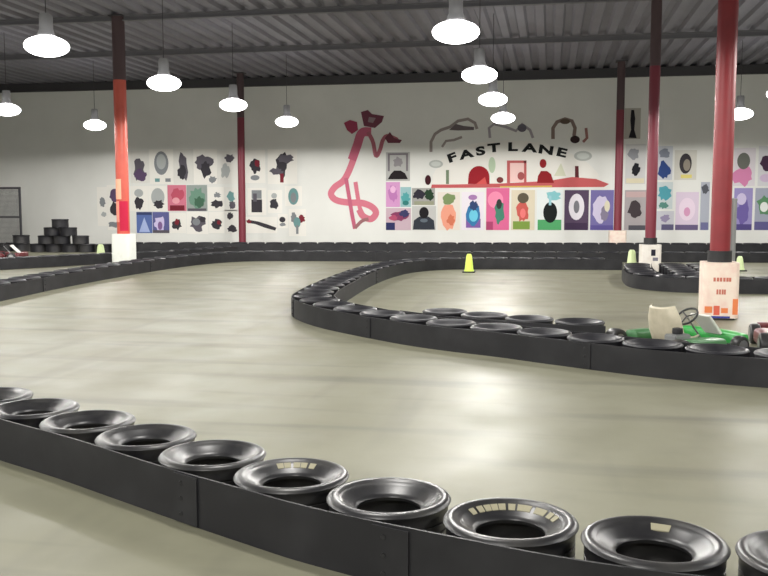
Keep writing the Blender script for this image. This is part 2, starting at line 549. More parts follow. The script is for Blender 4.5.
# heap of loose tyres at the left wall end
hx, hy = G(58, 252)
heap = [(-0.72, 0.0, 0), (-0.14, 0.0, 0), (0.44, 0.05, 0), (1.03, 0.1, 0), (1.62, 0.15, 0), (-0.43, 0.02, 1), (0.16, 0.02, 1), (0.80, 0.1, 1), (-0.2, 0.02, 2), (0.40, 0.04, 2), (0.10, 0.03, 3),
        (-1.55, 0.3, 0), (-1.55, 0.3, 1), (-2.14, 0.3, 0)]
hl = ['flat on the floor', 'stacked in the second layer', 'stacked in the third layer', 'topping the stack']
for i, (dx, dy, lv) in enumerate(heap):
    place_tyre('f', hx + dx, hy + dy, lv * (TH + 0.001), 'loose black tyre %s in the heap at the left' % hl[lv], 'loose tyres heaped at the left')
def upright(x, y, rz, label):
    o = place_tyre('f', x, y, R_T, label, 'loose tyres heaped at the left')
    o.rotation_euler = (PI/2, 0, rz)
    q = Vector((0, 0, -TH/2)); q.rotate(o.rotation_euler); o.location = Vector((x, y, R_T)) + q
upright(hx + 2.36, hy + 0.15, 0.25, 'loose black tyre standing on its tread at the right of the heap')

# ------------------------------------------------------------------ steel columns
def column(x, y, label, m, pad_m, pw, ph, r=0.135, collar=True, pad_h0=0.0, extra=None):
    t = thing('steel_column', label, 'column', (x, y, 0), 0, 'red steel columns')
    MB().lathe([(r, 0.02), (r, 4.85)], 28).build('shaft', m, t, smooth=True)
    MB().lathe([(r - 0.001, 4.85), (r - 0.001, ZC - 0.03)], 28).build('upper_shaft', M['dark_top'], t, smooth=True)['label'] = 'dark top of the shaft'  # top of the shaft in a darker brown than the length below
    MB().box((-0.19, -0.19, 0), (0.19, 0.19, 0.02)).build('base_plate', M['beam'], t)
    MB().box((-0.19, -0.19, ZC - 0.03), (0.19, 0.19, ZC - 0.005)).build('cap_plate', M['beam'], t)
    if pad_m:
        h = pw / 2
        p = MB()
        ri = r + 0.004
        rc = 0.07
        out = []
        for k, (cx, cz) in enumerate(((1, 1), (-1, 1), (-1, -1), (1, -1))):
            for q in range(5):
                a = k * PI/2 + q * PI/8
                out.append((cx*(h-rc) + rc*math.cos(a), cz*(h-rc) + rc*math.sin(a)))
        nn = len(out)
        inn = []
        for (ox, oy) in out:
            l = math.hypot(ox, oy); inn.append((ox/l*ri, oy/l*ri))
        vs = []
        for z in (pad_h0 + 0.025, pad_h0 + ph):
            vs += [(a, b, z) for a, b in out] + [(a, b, z) for a, b in inn]
        fs = []
        for i in range(nn):
            j = (i+1) % nn
            fs += [(i, j, 2*nn+j, 2*nn+i), (nn+j, nn+i, 3*nn+i, 3*nn+j), (2*nn+i, 2*nn+j, 3*nn+j, 3*nn+i), (j, i, nn+i, nn+j)]
        p.add(vs, fs)
        po = p.build('crash_pad', pad_m, t, smooth=True)
        if collar:
            MB().lathe([(r+0.002, ph + 0.002), (r+0.03, ph + 0.002), (r+0.03, ph + 0.16), (r+0.002, ph + 0.16)], 24, closed=True).build('dark_collar', M['black'], t, smooth=True)  # dark ring round the shaft just above the pad
        return t, po
    return t, None
def pad_print(po, half, blobs):
    """printed marks on the two faces of a pad seen from the track; blob = (x0,x1,z0,z1,material)"""
    m = MB()
    for (x0, x1, z0, z1, mm) in blobs:
        m.use(mm).box((x0, -half - 0.004, z0), (x1, -half + 0.002, z1))
    o = m.build('printed_marks', None, po)
    o['label'] = 'faded printed marks on the pad'
    return o
# nearest column, right
t, po = column(2.36, 13.35, 'nearest red steel column, on the right, with a large cream pad printed in faded red', M['red'], M['pad_cream'], 0.48, 0.80)
rd = s8(196, 120, 104); og = s8(226, 132, 84); bl = s8(60, 70, 150)
bb = []
for i, x0 in enumerate((-0.115, -0.07, -0.03, 0.015, 0.055, 0.09)):
    bb.append((x0, x0 + 0.03, 0.54, 0.595, rd))
for i, x0 in enumerate((-0.07, -0.035, 0.0, 0.03)):
    bb.append((x0, x0 + 0.024, 0.36, 0.43, rd))
bb += [(-0.22, -0.12, 0.10, 0.19, og), (-0.10, -0.02, 0.07, 0.20, s8(214, 104, 84)), (0.0, 0.09, 0.10, 0.17, og), (0.15, 0.22, 0.08, 0.30, og)]
bb += [(-0.17, 0.12, 0.028, 0.055, bl)]
pad_print(po, 0.24, bb)
# grey pipe standing behind it
pt = thing('standing_pipe', 'grey steel pipe standing just behind the nearest red column', 'pipe', (2.59, 13.75, 0))
MB().tube([(0, 0, 0.012), (0, 0, 1.66)], 0.055, 16).build('pipe', M['grey_metal'], pt, smooth=True)
MB().lathe([(0.0, 1.66), (0.06, 1.66), (0.06, 1.69), (0.0, 1.70)], 16).build('cap', M['grey_metal'], pt, smooth=True)
MB().lathe([(0.0, 0.0), (0.12, 0.0), (0.12, 0.012), (0.0, 0.012)], 16).build('foot_flange', M['grey_metal'], pt)
# middle column, right
t, po = column(2.36, 22.35, 'middle red steel column of the right-hand line, white pad with a dark spot', M['dark_red'], M['pad'], 0.48, 0.66, r=0.125)
pad_print(po, 0.24, [(0.0, 0.10, 0.40, 0.55, s8(40, 40, 52)), (0.04, 0.16, 0.28, 0.36, s8(120, 118, 130)), (-0.14, -0.06, 0.12, 0.2, s8(160, 158, 165))])
column(2.30, 32.3, 'farthest red steel column of the right-hand line, against the painted wall, pale pink pad', M['dark_red'], M['pad_cream'], 0.58, 0.72, collar=False)
# left line
t, po = column(-11.15, 22.3, 'orange-red steel column on the left with pale stickers and a clean white pad', M['orange'], M['pad_green_white'], 0.50, 0.84, r=0.165, collar=False)
rr = 0.167
def sticker(par, a0, a1, z0, z1, r, m):
    vs = []; n = 8
    for i in range(n + 1):
        a = math.radians(a0 + (a1 - a0) * i / n)
        for q, z in ((r, z0), (r, z1), (r+0.004, z1), (r+0.004, z0)):
            vs.append((q*math.cos(a), q*math.sin(a), z))
    fs = [(4*i+q, 4*i+(q+1) % 4, 4*i+4+(q+1) % 4, 4*i+4+q) for i in range(n) for q in range(4)] + [(0,1,2,3), (4*n, 4*n+1, 4*n+2, 4*n+3)]
    return MB().add(vs, fs).build('sticker', m, par, smooth=True)
sticker(t, 200, 285, 1.75, 2.28, rr, s8(236, 178, 150))['label'] = 'pale peach sticker'
sticker(t, 200, 262, 1.15, 1.70, rr, s8(232, 150, 132))['label'] = 'pink sticker'
sticker(t, 264, 345, 0.92, 1.70, rr, s8(190, 40, 70))['label'] = 'crimson sticker'
column(-11.45, 32.55, 'maroon steel column standing between the white portraits on the back wall', M['dark_red'], None, 0.5, 0.7)

# ------------------------------------------------------------------ lime delineator cones
def cone(px, py, label, h=0.42, w=0.17, m='lime'):
    x, y = G(px, py)
    t = thing('delineator_cone', label, 'cone', (x, y, 0), 0, 'lime delineator cones')
    MB().box((-w*0.75, -w*0.75, 0), (w*0.75, w*0.75, 0.03)).build('base', M['black'], t, bevel=0.008)
    MB().lathe([(w*0.62, 0.03), (w*0.52, 0.08), (w*0.34, h-0.05), (w*0.22, h), (0, h)], 20).build('cone_body', M[m], t, smooth=True)
    return t
cone(469, 272.3, 'bright lime cone standing inside the hairpin island', 0.44, 0.20)
cone(631.5, 270, 'lime cone standing left of the column with the spotted white pad', 0.50, 0.24, 'lime_pale')
cone(739.5, 271, 'pale lime cone just right of the nearest red column', 0.36, 0.2, 'lime_pale')
cone(101, 260, 'pale lime cone among the tyres left of the orange-red column', 0.46, 0.26, 'lime_pale')

# ------------------------------------------------------------------ karts
def wheel(par, x, y, r, w):
    o = MB().lathe([(0.05, -w/2), (r*0.8, -w/2), (r*0.95, -w/2+0.012), (r, -w/2+0.035), (r, w/2-0.035), (r*0.95, w/2-0.012), (r*0.8, w/2), (0.05, w/2)], 28, closed=True, axis='y', c=(x, y, r)).build('wheel', M['rubber'], par, smooth=True)
    MB().lathe([(0.0, -w/2-0.004), (0.075, -w/2-0.004), (0.06, 0.0), (0.075, w/2+0.004), (0.0, w/2+0.004)], 20, axis='y', c=(x, y, r)).build('hub', M['chrome'], o, smooth=True)
def loft(secs, capped=True):               # secs: list of rings (same count)
    n = len(secs[0]); m = MB(); vs = [v for s in secs for v in s]; fs = []
    for i in range(len(secs) - 1):
        for k in range(n):
            k2 = (k+1) % n
            fs.append((i*n+k, i*n+k2, (i+1)*n+k2, (i+1)*n+k))
    if capped: fs += [tuple(range(n)), tuple((len(secs)-1)*n+k for k in range(n))]
    return m.add(vs, fs)
def pod_ring(x, yc, hw, z0, z1):
    pts = []
    for k in range(16):
        a = 2*PI*k/16
        ca, sa = math.cos(a), math.sin(a)
        f = lambda v: math.copysign(abs(v)**0.55, v)
        pts.append((x, yc + hw*f(ca), (z0+z1)/2 + (z1-z0)/2*f(sa)))
    return pts
def kart(label, loc, rz, body, nose_m, seat_m, s=1.0, sw_=1.0):
    t = thing('go_kart', label, 'go-kart', (*loc, 0), rz, 'go-karts')
    fr = MB()
    for sy in (-1, 1):
        fr.tube([(-0.62, 0.24*sy, 0.075), (0.0, 0.27*sy, 0.06), (0.42, 0.24*sy, 0.06), (0.66, 0.15*sy, 0.07)], 0.016, 10)
    for xx in (-0.6, -0.2, 0.2, 0.55):
        fr.tube([(xx, -0.25, 0.07), (xx, 0.25, 0.07)], 0.014, 8)
    fr.tube([(-0.52, -0.52, 0.13), (-0.52, 0.52, 0.13)], 0.018, 10)
    fr.tube([(0.50, -0.46, 0.12), (0.50, 0.46, 0.12)], 0.014, 10)
    fr.build('chassis_frame', M['black'], t, smooth=True)
    MB().box((-0.3, -0.22, 0.04), (0.6, 0.22, 0.052)).build('floor_pan', M['grey_metal'], t)
    for sy in (-1, 1):
        secs = [pod_ring(-0.36, 0.47*sy, 0.05, 0.09, 0.20), pod_ring(-0.33, 0.47*sy, 0.11, 0.055, 0.25), pod_ring(-0.1, 0.47*sy, 0.125, 0.05, 0.255),
                pod_ring(0.22, 0.47*sy, 0.12, 0.05, 0.235), pod_ring(0.29, 0.46*sy, 0.06, 0.08, 0.19)]
        loft(secs).build('side_pod', body, t, smooth=True)
    secs = []
    for yy, xo, hw in ((-0.52, 0.60, 0.04), (-0.48, 0.64, 0.085), (-0.25, 0.73, 0.10), (0, 0.76, 0.11), (0.25, 0.73, 0.10), (0.48, 0.64, 0.085), (0.52, 0.60, 0.04)):
        ring = pod_ring(0, 0, hw, 0.045 if hw > 0.05 else 0.09, 0.25 if hw > 0.05 else 0.19)
        secs.append([(xo + p[1], yy, p[2]) for p in ring])
    loft(secs).build('front_bumper', nose_m, t, smooth=True)
    ns = MB()
    ns.add([(0.66, -0.13, 0.22), (0.66, 0.13, 0.22), (0.40, 0.16, 0.47), (0.40, -0.16, 0.47), (0.62, -0.13, 0.20), (0.62, 0.13, 0.20), (0.37, 0.16, 0.455), (0.37, -0.16, 0.455)],
           [(0,1,2,3), (7,6,5,4), (0,4,5,1), (1,5,6,2), (2,6,7,3), (3,7,4,0)])
    ns.build('front_panel', M['white'], t, bevel=0.006)['label'] = 'white front panel'
    rb = MB()
    rb.tube([(-0.52, -0.42, 0.16), (-0.70, -0.46, 0.17), (-0.76, -0.40, 0.18), (-0.77, 0, 0.18), (-0.76, 0.40, 0.18), (-0.70, 0.46, 0.17), (-0.52, 0.42, 0.16)], 0.03, 12)
    rb.build('rear_bumper', M['black'], t, smooth=True)
    # bucket seat: shell profile along the spine with curled sides
    spine = [(0.16, 0.09), (0.02, 0.075), (-0.14, 0.085), (-0.24, 0.15), (-0.30, 0.30), (-0.34, 0.46), (-0.37, 0.60)]
    wid = [v * sw_ for v in (0.15, 0.18, 0.20, 0.21, 0.215, 0.20, 0.15)]
    vs = []; fs = []; nn = 13
    for sgn in (0, 1):
        for (sx, sz), w in zip(spine, wid):
            for k in range(nn):
                u = -1 + 2*k/(nn-1)
                lift = 0.16 * abs(u)**3
                fx = sx + (lift * 0.75 if sz > 0.14 else lift * 0.1)
                fz = sz + (lift * 0.15 if sz > 0.14 else lift * 1.0)
                vs.append((fx - (0.02 if sgn else 0), w*u*(1 + (0.05 if sgn else 0)), fz - (0.02 if sgn else 0)))
    q = len(spine) * nn
    for i in range(len(spine) - 1):
        for k in range(nn - 1):
            a = i*nn+k
            fs += [(a, a+1, a+nn+1, a+nn), (q+a+nn, q+a+nn+1, q+a+1, q+a)]
    for i in range(len(spine) - 1):
        a = i*nn
        fs += [(a, a+nn, q+a+nn, q+a), (a+nn-1, q+a+nn-1, q+a+2*nn-1, a+2*nn-1)]
    for k in range(nn - 1):
        b = (len(spine)-1)*nn + k
        fs += [(k, q+k, q+k+1, k+1), (b, b+1, q+b+1, q+b)]
    MB().add(vs, fs).build('seat', seat_m, t, smooth=True)
    # steering
    MB().tube([(0.42, 0, 0.14), (0.16, 0, 0.44)], 0.012, 8).build('steering_column', M['chrome'], t)
    sw = MB()
    ring = []
    dirv = Vector((-0.26, 0, 0.30)).normalized(); cen = Vector((0.15, 0, 0.452))
    u = Vector((0, 1, 0)); w = dirv.cross(u)
    ring = [cen + (u*math.cos(2*PI*k/28) + w*math.sin(2*PI*k/28))*0.145 for k in range(29)]
    sw.tube(ring, 0.014, 8, cap=False)
    for k in range(3):
        a = 2*PI*k/3 + PI/2
        sw.tube([cen, cen + (u*math.cos(a) + w*math.sin(a))*0.14], 0.009, 6)
    sw.build('steering_wheel', M['black'], t, smooth=True)
    en = MB()
    en.box((-0.46, -0.42, 0.09), (-0.20, -0.225, 0.30))
    en.build('engine', M['grey_metal'], t, bevel=0.015)
    MB().lathe([(0.0, 0.30), (0.06, 0.30), (0.065, 0.33), (0.06, 0.37), (0.0, 0.38)], 16, c=(-0.33, -0.32, 0)).build('air_filter', M['black'], t, smooth=True)
    for (xx, yy, r, w_) in ((0.50, -0.535, 0.125, 0.12), (0.50, 0.535, 0.125, 0.12), (-0.52, -0.55, 0.138, 0.17), (-0.52, 0.55, 0.138, 0.17)):
        wheel(t, xx, yy, r, w_)
    t.scale = (s, s, s)
    return t
kart('green go-kart with a beige seat parked behind the front leg of the hairpin island', (1.38, 10.12), math.radians(38), M['kart_dark_green'], M['kart_green'], M['seat_beige'], 0.86, 1.28)
kart('dark red go-kart cut by the right edge of the photo, beside the green go-kart', (2.82, 10.42), math.radians(86), M['kart_red'], M['kart_red'], M['seat_black'], 0.95)
kx, ky = G(-2, 262)
kart('dark red go-kart in the pit lane at the far left edge', (kx - 0.45, ky + 0.7), math.radians(20), M['kart_red'], M['kart_red'], M['seat_black'], 0.95)

# ------------------------------------------------------------------ wire gate at the far left
gx, gz = WL(20, 187, 30.0)
gt = thing('mesh_gate', 'dark wire mesh gate panel standing at the left edge, in front of the wall', 'gate', (gx, 30.0, 0))
GW, GH = 2.6, gz
fr = MB()
for x0 in (-GW, -GW/2, -0.05):
    fr.box((x0, -0.03, 0), (x0+0.06, 0.03, GH))
for z0 in (0.08, GH/2, GH - 0.07):
    fr.box((-GW, -0.028, z0), (0.01, 0.028, z0+0.07))
fr.build('gate_frame', M['beam'], gt)
wm = MB()
k = 0.0
while k < GW:
    wm.box((-GW + k, -0.004, 0.1), (-GW + k + 0.010, 0.004, GH)); k += 0.045
k = 0.1
while k < GH:
    wm.box((-GW, 0.0045, k), (0, 0.012, k+0.010)); k += 0.045
wm.build('wire_mesh', M['beam'], gt)

# ------------------------------------------------------------------ the painted wall: posters, mural, graffiti
def ell(cx, cz, rx, rz, n=20, rot=0.0):
    return [(cx + rx*math.cos(2*PI*k/n)*math.cos(rot) - rz*math.sin(2*PI*k/n)*math.sin(rot),
             cz + rx*math.cos(2*PI*k/n)*math.sin(rot) + rz*math.sin(2*PI*k/n)*math.cos(rot)) for k in range(n)]
def rect(x0, z0, x1, z1):
    return [(x0, z0), (x1, z0), (x1, z1), (x0, z1)]
def stroke(pts, w):                         # ribbon polygon pieces along a line, in (x, z)
    pts = [Vector(p) for p in pts]
    ls, rs = [], []
    for i, p in enumerate(pts):
        t = (pts[min(i+1, len(pts)-1)] - pts[max(i-1, 0)]).normalized()
        n = Vector((-t.y, t.x))
        ww = w[i] if isinstance(w, (list, tuple)) else w
        ls.append(p + n*ww/2); rs.append(p - n*ww/2)
    return [[tuple(ls[i]), tuple(ls[i+1]), tuple(rs[i+1]), tuple(rs[i])] for i in range(len(pts)-1)]
POSTERS = 'posters on the back wall'
def poster(x0, y0, x1, y1, sheet, shapes, label, oval=False, group=POSTERS):
    """pixel box of the poster on the wall; shapes in 0..1 of the sheet, z upwards: (material, polygon)"""
    xa, zb = WL(x0, y1); xb, zt = WL(x1, y0)
    xc = (xa + xb) / 2; W = xb - xa; Hh = zt - zb
    t = thing('wall_poster', label, 'poster', (xc, WY - 0.001, zb), 0, group)
    sm = MB()
    if oval: sm.prism(ell(0, Hh/2, W/2, Hh/2, 28), 0, -0.010)
    else: sm.prism(rect(-W/2, 0, W/2, Hh), 0, -0.010)
    sm.build('sheet', sheet, t)
    if shapes:
        pm = MB()
        for i, (mm, poly) in enumerate(shapes):
            pm.use(mm).prism([((a-0.5)*W, b*Hh) for a, b in poly], -0.0095, -0.012 - 0.0012*i)
        pm.build('printed_figure', None, t)
    return t
def blob(cx, cz, rx, rz, seed, n=18, j=0.25):
    r = random.Random(seed)
    out = []
    for k in range(n):
        a = 2*PI*k/n; s = 1 + r.uniform(-j, j)
        out.append((cx + rx*s*math.cos(a), cz + rz*s*math.sin(a)))
    return out
wh = s8(232, 230, 224); wh2 = s8(220, 219, 214); dk = s8(60, 57, 63); dk2 = s8(92, 88, 97); gy = s8(130, 134, 138); gy2 = s8(170, 174, 174)
pu = s8(92, 74, 104); rdk = s8(120, 40, 52); teal = s8(110, 150, 150); pk = s8(206, 120, 140); grn = s8(110, 146, 128)
# --- left field of white portraits
poster(131, 151, 149, 183, wh2, [(dk2, blob(0.45, 0.42, 0.28, 0.36, 1)), (pu, blob(0.5, 0.25, 0.3, 0.18, 2))], 'white portrait with a dark purple figure, top row, just right of the orange-red column')
poster(150, 149, 173, 184, wh, [(gy, ell(0.5, 0.60, 0.30, 0.34)), (gy2, ell(0.5, 0.64, 0.2, 0.22)), (teal, rect(0.22, 0.06, 0.42, 0.16)), (gy, rect(0.66, 0.06, 0.88, 0.16))], 'white portrait with a tall grey oval face, second in the top row')
poster(174, 149, 193, 184, wh2, [(dk2, blob(0.5, 0.5, 0.22, 0.40, 4)), (dk, blob(0.42, 0.32, 0.2, 0.2, 5))], 'white portrait with a narrow dark standing figure, third in the top row')
poster(194, 149, 217, 184, wh, [(dk2, blob(0.45, 0.62, 0.36, 0.22, 6)), (dk, blob(0.5, 0.42, 0.22, 0.24, 7)), (gy, blob(0.8, 0.12, 0.16, 0.1, 8))], 'white portrait with a dark tilted figure, fourth in the top row')
poster(218, 151, 237, 184, wh2, [(dk2, blob(0.62, 0.78, 0.26, 0.12, 9)), (gy2, blob(0.4, 0.4, 0.24, 0.2, 10))], 'pale portrait with a dark cap shape, left of the maroon column')
poster(245, 150, 265, 183, wh, [(dk, blob(0.5, 0.52, 0.24, 0.22, 11)), (rdk, blob(0.62, 0.6, 0.12, 0.12, 12)), (gy, ell(0.5, 0.16, 0.22, 0.08))], 'white portrait with a small dark bust, right of the maroon column')
poster(268, 149, 297, 184, wh, [(dk, blob(0.48, 0.56, 0.20, 0.36, 13)), (dk2, blob(0.62, 0.72, 0.26, 0.12, 14)), (dk2, blob(0.3, 0.36, 0.2, 0.1, 15)), (rdk, rect(0.42, 0.04, 0.54, 0.3))], 'white portrait with a tall black standing figure, last in the top row')
poster(98, 187, 107, 226, wh, [(gy, blob(0.5, 0.62, 0.3, 0.12, 16)), (gy2, blob(0.6, 0.3, 0.25, 0.06, 17))], 'narrow white portrait at the left end of the wall pictures')
poster(108, 185, 124, 230, wh, [(pu, blob(0.45, 0.78, 0.30, 0.14, 18)), (dk, blob(0.42, 0.46, 0.30, 0.15, 19)), (gy, blob(0.4, 0.12, 0.36, 0.06, 20))], 'white portrait with a purple-topped dark figure, left of the orange-red column')
poster(130, 186, 148, 211, wh, [(dk, blob(0.5, 0.3, 0.26, 0.24, 21)), (gy2, ell(0.5, 0.72, 0.24, 0.16))], 'white portrait with a dark ball shape, middle row, just right of the orange-red column')
poster(149, 186, 167, 211, wh, [(gy2, ell(0.5, 0.56, 0.36, 0.36)), (dk, blob(0.55, 0.28, 0.26, 0.16, 22))], 'white portrait with a pale round cap over a dark chin, middle row')
poster(168, 185, 186, 211, pk, [(s8(186, 84, 104), blob(0.5, 0.62, 0.34, 0.26, 23)), (rdk, rect(0.12, 0.02, 0.9, 0.22)), (s8(226, 160, 170), ell(0.45, 0.4, 0.2, 0.12))], 'rose pink poster in the left field of pictures')
poster(187, 185, 207, 211, s8(150, 160, 156), [(grn, blob(0.5, 0.52, 0.36, 0.36, 24)), (s8(70, 104, 84), blob(0.6, 0.34, 0.24, 0.2, 25)), (dk2, rect(0.05, 0.0, 0.95, 0.1))], 'grey-green poster beside the rose pink one')
poster(208, 187, 224, 211, wh, [(gy, blob(0.6, 0.68, 0.2, 0.1, 26, j=.35)), (dk, blob(0.55, 0.3, 0.34, 0.16, 27))], 'white portrait with a dark crouching shape, right of the grey-green poster')
poster(225, 187, 237, 211, wh2, [(teal, blob(0.5, 0.6, 0.3, 0.25, 28)), (dk2, blob(0.6, 0.25, 0.26, 0.16, 29))], 'narrow pale teal portrait touching the maroon column')
poster(248, 188, 266, 215, wh, [(dk, rect(0.2, 0.1, 0.78, 0.58)), (gy, rect(0.22, 0.6, 0.76, 0.92)), (dk2, rect(0.3, 0.5, 0.5, 0.8))], 'white portrait with a black square torso, right of the maroon column')
poster(268, 190, 282, 213, wh, [(dk, blob(0.45, 0.4, 0.26, 0.24, 30)), (gy2, ell(0.45, 0.75, 0.2, 0.12))], 'white portrait with one small dark bust, right field, middle row')
poster(285, 186, 302, 206, wh, [(teal, ell(0.5, 0.48, 0.30, 0.42)), (gy, ell(0.5, 0.42, 0.16, 0.26))], 'white portrait with a teal oval face')
poster(137, 212, 152, 233, s8(92, 112, 170), [(s8(170, 186, 226), [(0.15, 0.05), (0.85, 0.05), (0.5, 0.75)]), (s8(60, 70, 110), rect(0, 0.86, 1, 1))], 'blue poster with a pale peak, bottom row, left one of the blue pair')
poster(153, 212, 169, 233, s8(96, 98, 150), [(s8(206, 196, 230), blob(0.45, 0.45, 0.34, 0.36, 31)), (s8(130, 100, 150), ell(0.45, 0.35, 0.14, 0.2)), (dk2, rect(0, 0.0, 1, 0.14))], 'violet blue poster with a lavender face, bottom row, right one of the blue pair')
poster(170, 213, 186, 233, wh, [(dk, blob(0.45, 0.42, 0.28, 0.26, 32)), (rdk, blob(0.45, 0.55, 0.14, 0.14, 33))], 'white portrait with a dark red and black bust, bottom row')
poster(187, 212, 208, 234, wh, [(dk2, blob(0.5, 0.45, 0.38, 0.3, 34, j=.4)), (gy, ell(0.45, 0.55, 0.18, 0.16)), (dk, blob(0.75, 0.66, 0.14, 0.12, 35))], 'white portrait with a jagged grey machine shape, bottom row')
poster(209, 212, 224, 233, wh, [(dk, blob(0.5, 0.42, 0.32, 0.22, 36)), (rdk, blob(0.65, 0.5, 0.12, 0.1, 37))], 'white portrait with a wide dark bust, bottom row, left of the maroon column')
poster(225, 210, 238, 234, wh2, [(dk, blob(0.4, 0.76, 0.24, 0.14, 38)), (dk, blob(0.55, 0.22, 0.34, 0.16, 39))], 'white portrait with two dark heads one above the other')
poster(246, 217, 277, 233, wh, [(dk, [(0.02, 0.72), (0.1, 0.62), (0.3, 0.56), (0.6, 0.34), (0.94, 0.16), (0.98, 0.34), (0.7, 0.54), (0.4, 0.72), (0.1, 0.82)]), (rdk, blob(0.1, 0.72, 0.08, 0.12, 40))], 'wide white picture crossed by a long dark slanting streak')
poster(278, 214, 288, 228, wh, [(dk, ell(0.45, 0.6, 0.3, 0.2)), (gy, blob(0.5, 0.25, 0.3, 0.12, 41))], 'smallest white picture, with a little dark cap')
poster(289, 209, 306, 236, wh, [(gy, blob(0.3, 0.66, 0.2, 0.2, 42)), (rdk, blob(0.74, 0.64, 0.2, 0.14, 43)), (teal, ell(0.48, 0.5, 0.2, 0.2)), (gy, rect(0.42, 0.08, 0.56, 0.4))], 'white picture with a branching teal and dark red shape, right end of the left field')

# --- column of posters between graffiti and mural
poster(386, 152, 410, 181, s8(176, 176, 174), [(s8(120, 114, 120), rect(0.08, 0.34, 0.16, 0.96)), (s8(120, 114, 120), rect(0.84, 0.34, 0.92, 0.96)), (s8(120, 114, 120), rect(0.08, 0.9, 0.92, 0.96)),
        (s8(140, 136, 140), blob(0.5, 0.66, 0.2, 0.16, 50)), (s8(36, 30, 34), [(0.08, 0.06), (0.92, 0.06), (0.8, 0.26), (0.62, 0.36), (0.34, 0.36), (0.2, 0.24)])], 'grey framed picture over a black hat shape, left of the mural')
poster(386, 182, 400, 207, s8(206, 150, 196), [(s8(184, 120, 178), blob(0.5, 0.55, 0.3, 0.3, 51)), (s8(222, 176, 210), ell(0.5, 0.7, 0.2, 0.14))], 'pinkish lavender poster left of the mural')
poster(400.4, 187, 411, 207, s8(150, 186, 190), [(s8(84, 158, 160), blob(0.5, 0.4, 0.4, 0.3, 52)), (s8(52, 120, 116), ell(0.5, 0.2, 0.3, 0.12))], 'narrow teal poster beside the lavender one')
poster(386, 208, 411, 230, s8(196, 172, 184), [(s8(132, 60, 96), blob(0.55, 0.62, 0.34, 0.2, 53)), (s8(60, 60, 100), blob(0.74, 0.75, 0.18, 0.16, 54)), (s8(48, 52, 96), rect(0.0, 0.0, 0.36, 0.34)), (s8(176, 80, 110), blob(0.3, 0.55, 0.16, 0.12, 55))], 'mauve poster with a dark blue corner, bottom left of the mural')
poster(412, 188, 435, 205, s8(160, 160, 156), [(s8(48, 46, 56), blob(0.3, 0.62, 0.26, 0.26, 56)), (s8(40, 64, 44), blob(0.76, 0.6, 0.2, 0.3, 57)), (s8(150, 152, 130), rect(0.1, 0.0, 0.95, 0.22))], 'grey poster with two dark heads, above the black torso poster')
poster(412, 206, 436, 230, s8(190, 190, 188), [(s8(52, 56, 66), [(0.04, 0.02), (0.96, 0.02), (0.92, 0.4), (0.7, 0.56), (0.3, 0.56), (0.08, 0.4)]), (s8(30, 28, 32), ell(0.5, 0.72, 0.2, 0.24)), (s8(96, 106, 116), ell(0.5, 0.4, 0.16, 0.08))], 'pale poster with a black head and wide dark shoulders')
B = 230
poster(437.5, 192, 460, B, s8(222, 214, 204), [(s8(228, 156, 132), blob(0.5, 0.34, 0.34, 0.34, 60, j=.12)), (s8(122, 142, 96), blob(0.5, 0.82, 0.3, 0.14, 61)), (s8(206, 116, 88), blob(0.6, 0.26, 0.16, 0.14, 62))], 'poster with a peach figure under an olive cap, first full poster below the mural')
poster(461.5, 192, 484, B, s8(226, 220, 228), [(s8(128, 92, 160), rect(0.2, 0.06, 0.86, 0.3)), (s8(56, 118, 168), blob(0.52, 0.42, 0.32, 0.3, 63, j=.1)), (s8(110, 196, 222), ell(0.54, 0.38, 0.2, 0.16)), (s8(52, 70, 110), blob(0.55, 0.64, 0.18, 0.12, 64)), (s8(160, 120, 170), ell(0.5, 0.86, 0.2, 0.07))], 'poster with a bright blue stubby figure')
poster(486, 188, 509.5, B, s8(214, 104, 148), [(s8(232, 140, 172), ell(0.4, 0.72, 0.34, 0.2)), (s8(70, 130, 110), blob(0.58, 0.42, 0.2, 0.28, 65)), (s8(52, 60, 56), ell(0.56, 0.62, 0.12, 0.12)), (s8(170, 70, 110), rect(0, 0, 0.3, 0.2))], 'hot pink poster with a green figure')
poster(511, 190, 535, B, s8(214, 204, 182), [(s8(196, 92, 84), blob(0.5, 0.46, 0.26, 0.26, 66)), (s8(92, 84, 70), ell(0.5, 0.80, 0.24, 0.13)), (s8(122, 150, 70), rect(0.08, 0.02, 0.8, 0.22)), (s8(226, 120, 120), ell(0.5, 0.42, 0.12, 0.12))], 'beige poster with a red figure over a green strip')
poster(536.5, 190, 563, B, s8(220, 226, 226), [(s8(82, 160, 104), rect(0.04, 0.0, 0.96, 0.26)), (s8(24, 30, 30), ell(0.52, 0.44, 0.27, 0.26)), (s8(130, 190, 196), blob(0.62, 0.84, 0.28, 0.12, 67)), (s8(150, 196, 204), rect(0.46, 0.62, 0.56, 0.86))], 'white poster with a black ball on a green ground')
poster(564, 190, 589, B, s8(84, 68, 92), [(s8(222, 218, 226), ell(0.5, 0.58, 0.32, 0.33)), (s8(120, 120, 128), ell(0.5, 0.58, 0.12, 0.16)), (s8(66, 50, 76), rect(0.05, 0.0, 0.95, 0.18))], 'dark plum poster with a white oval face')
poster(590, 190, 614, B, s8(118, 110, 166), [(s8(208, 200, 226), blob(0.45, 0.52, 0.34, 0.34, 68, j=.12)), (s8(136, 128, 150), blob(0.62, 0.4, 0.16, 0.18, 69)), (s8(220, 214, 190), ell(0.72, 0.6, 0.12, 0.14)), (s8(96, 86, 150), rect(0, 0, 1, 0.12))], 'blue-violet poster with a lavender shape, last below the mural')

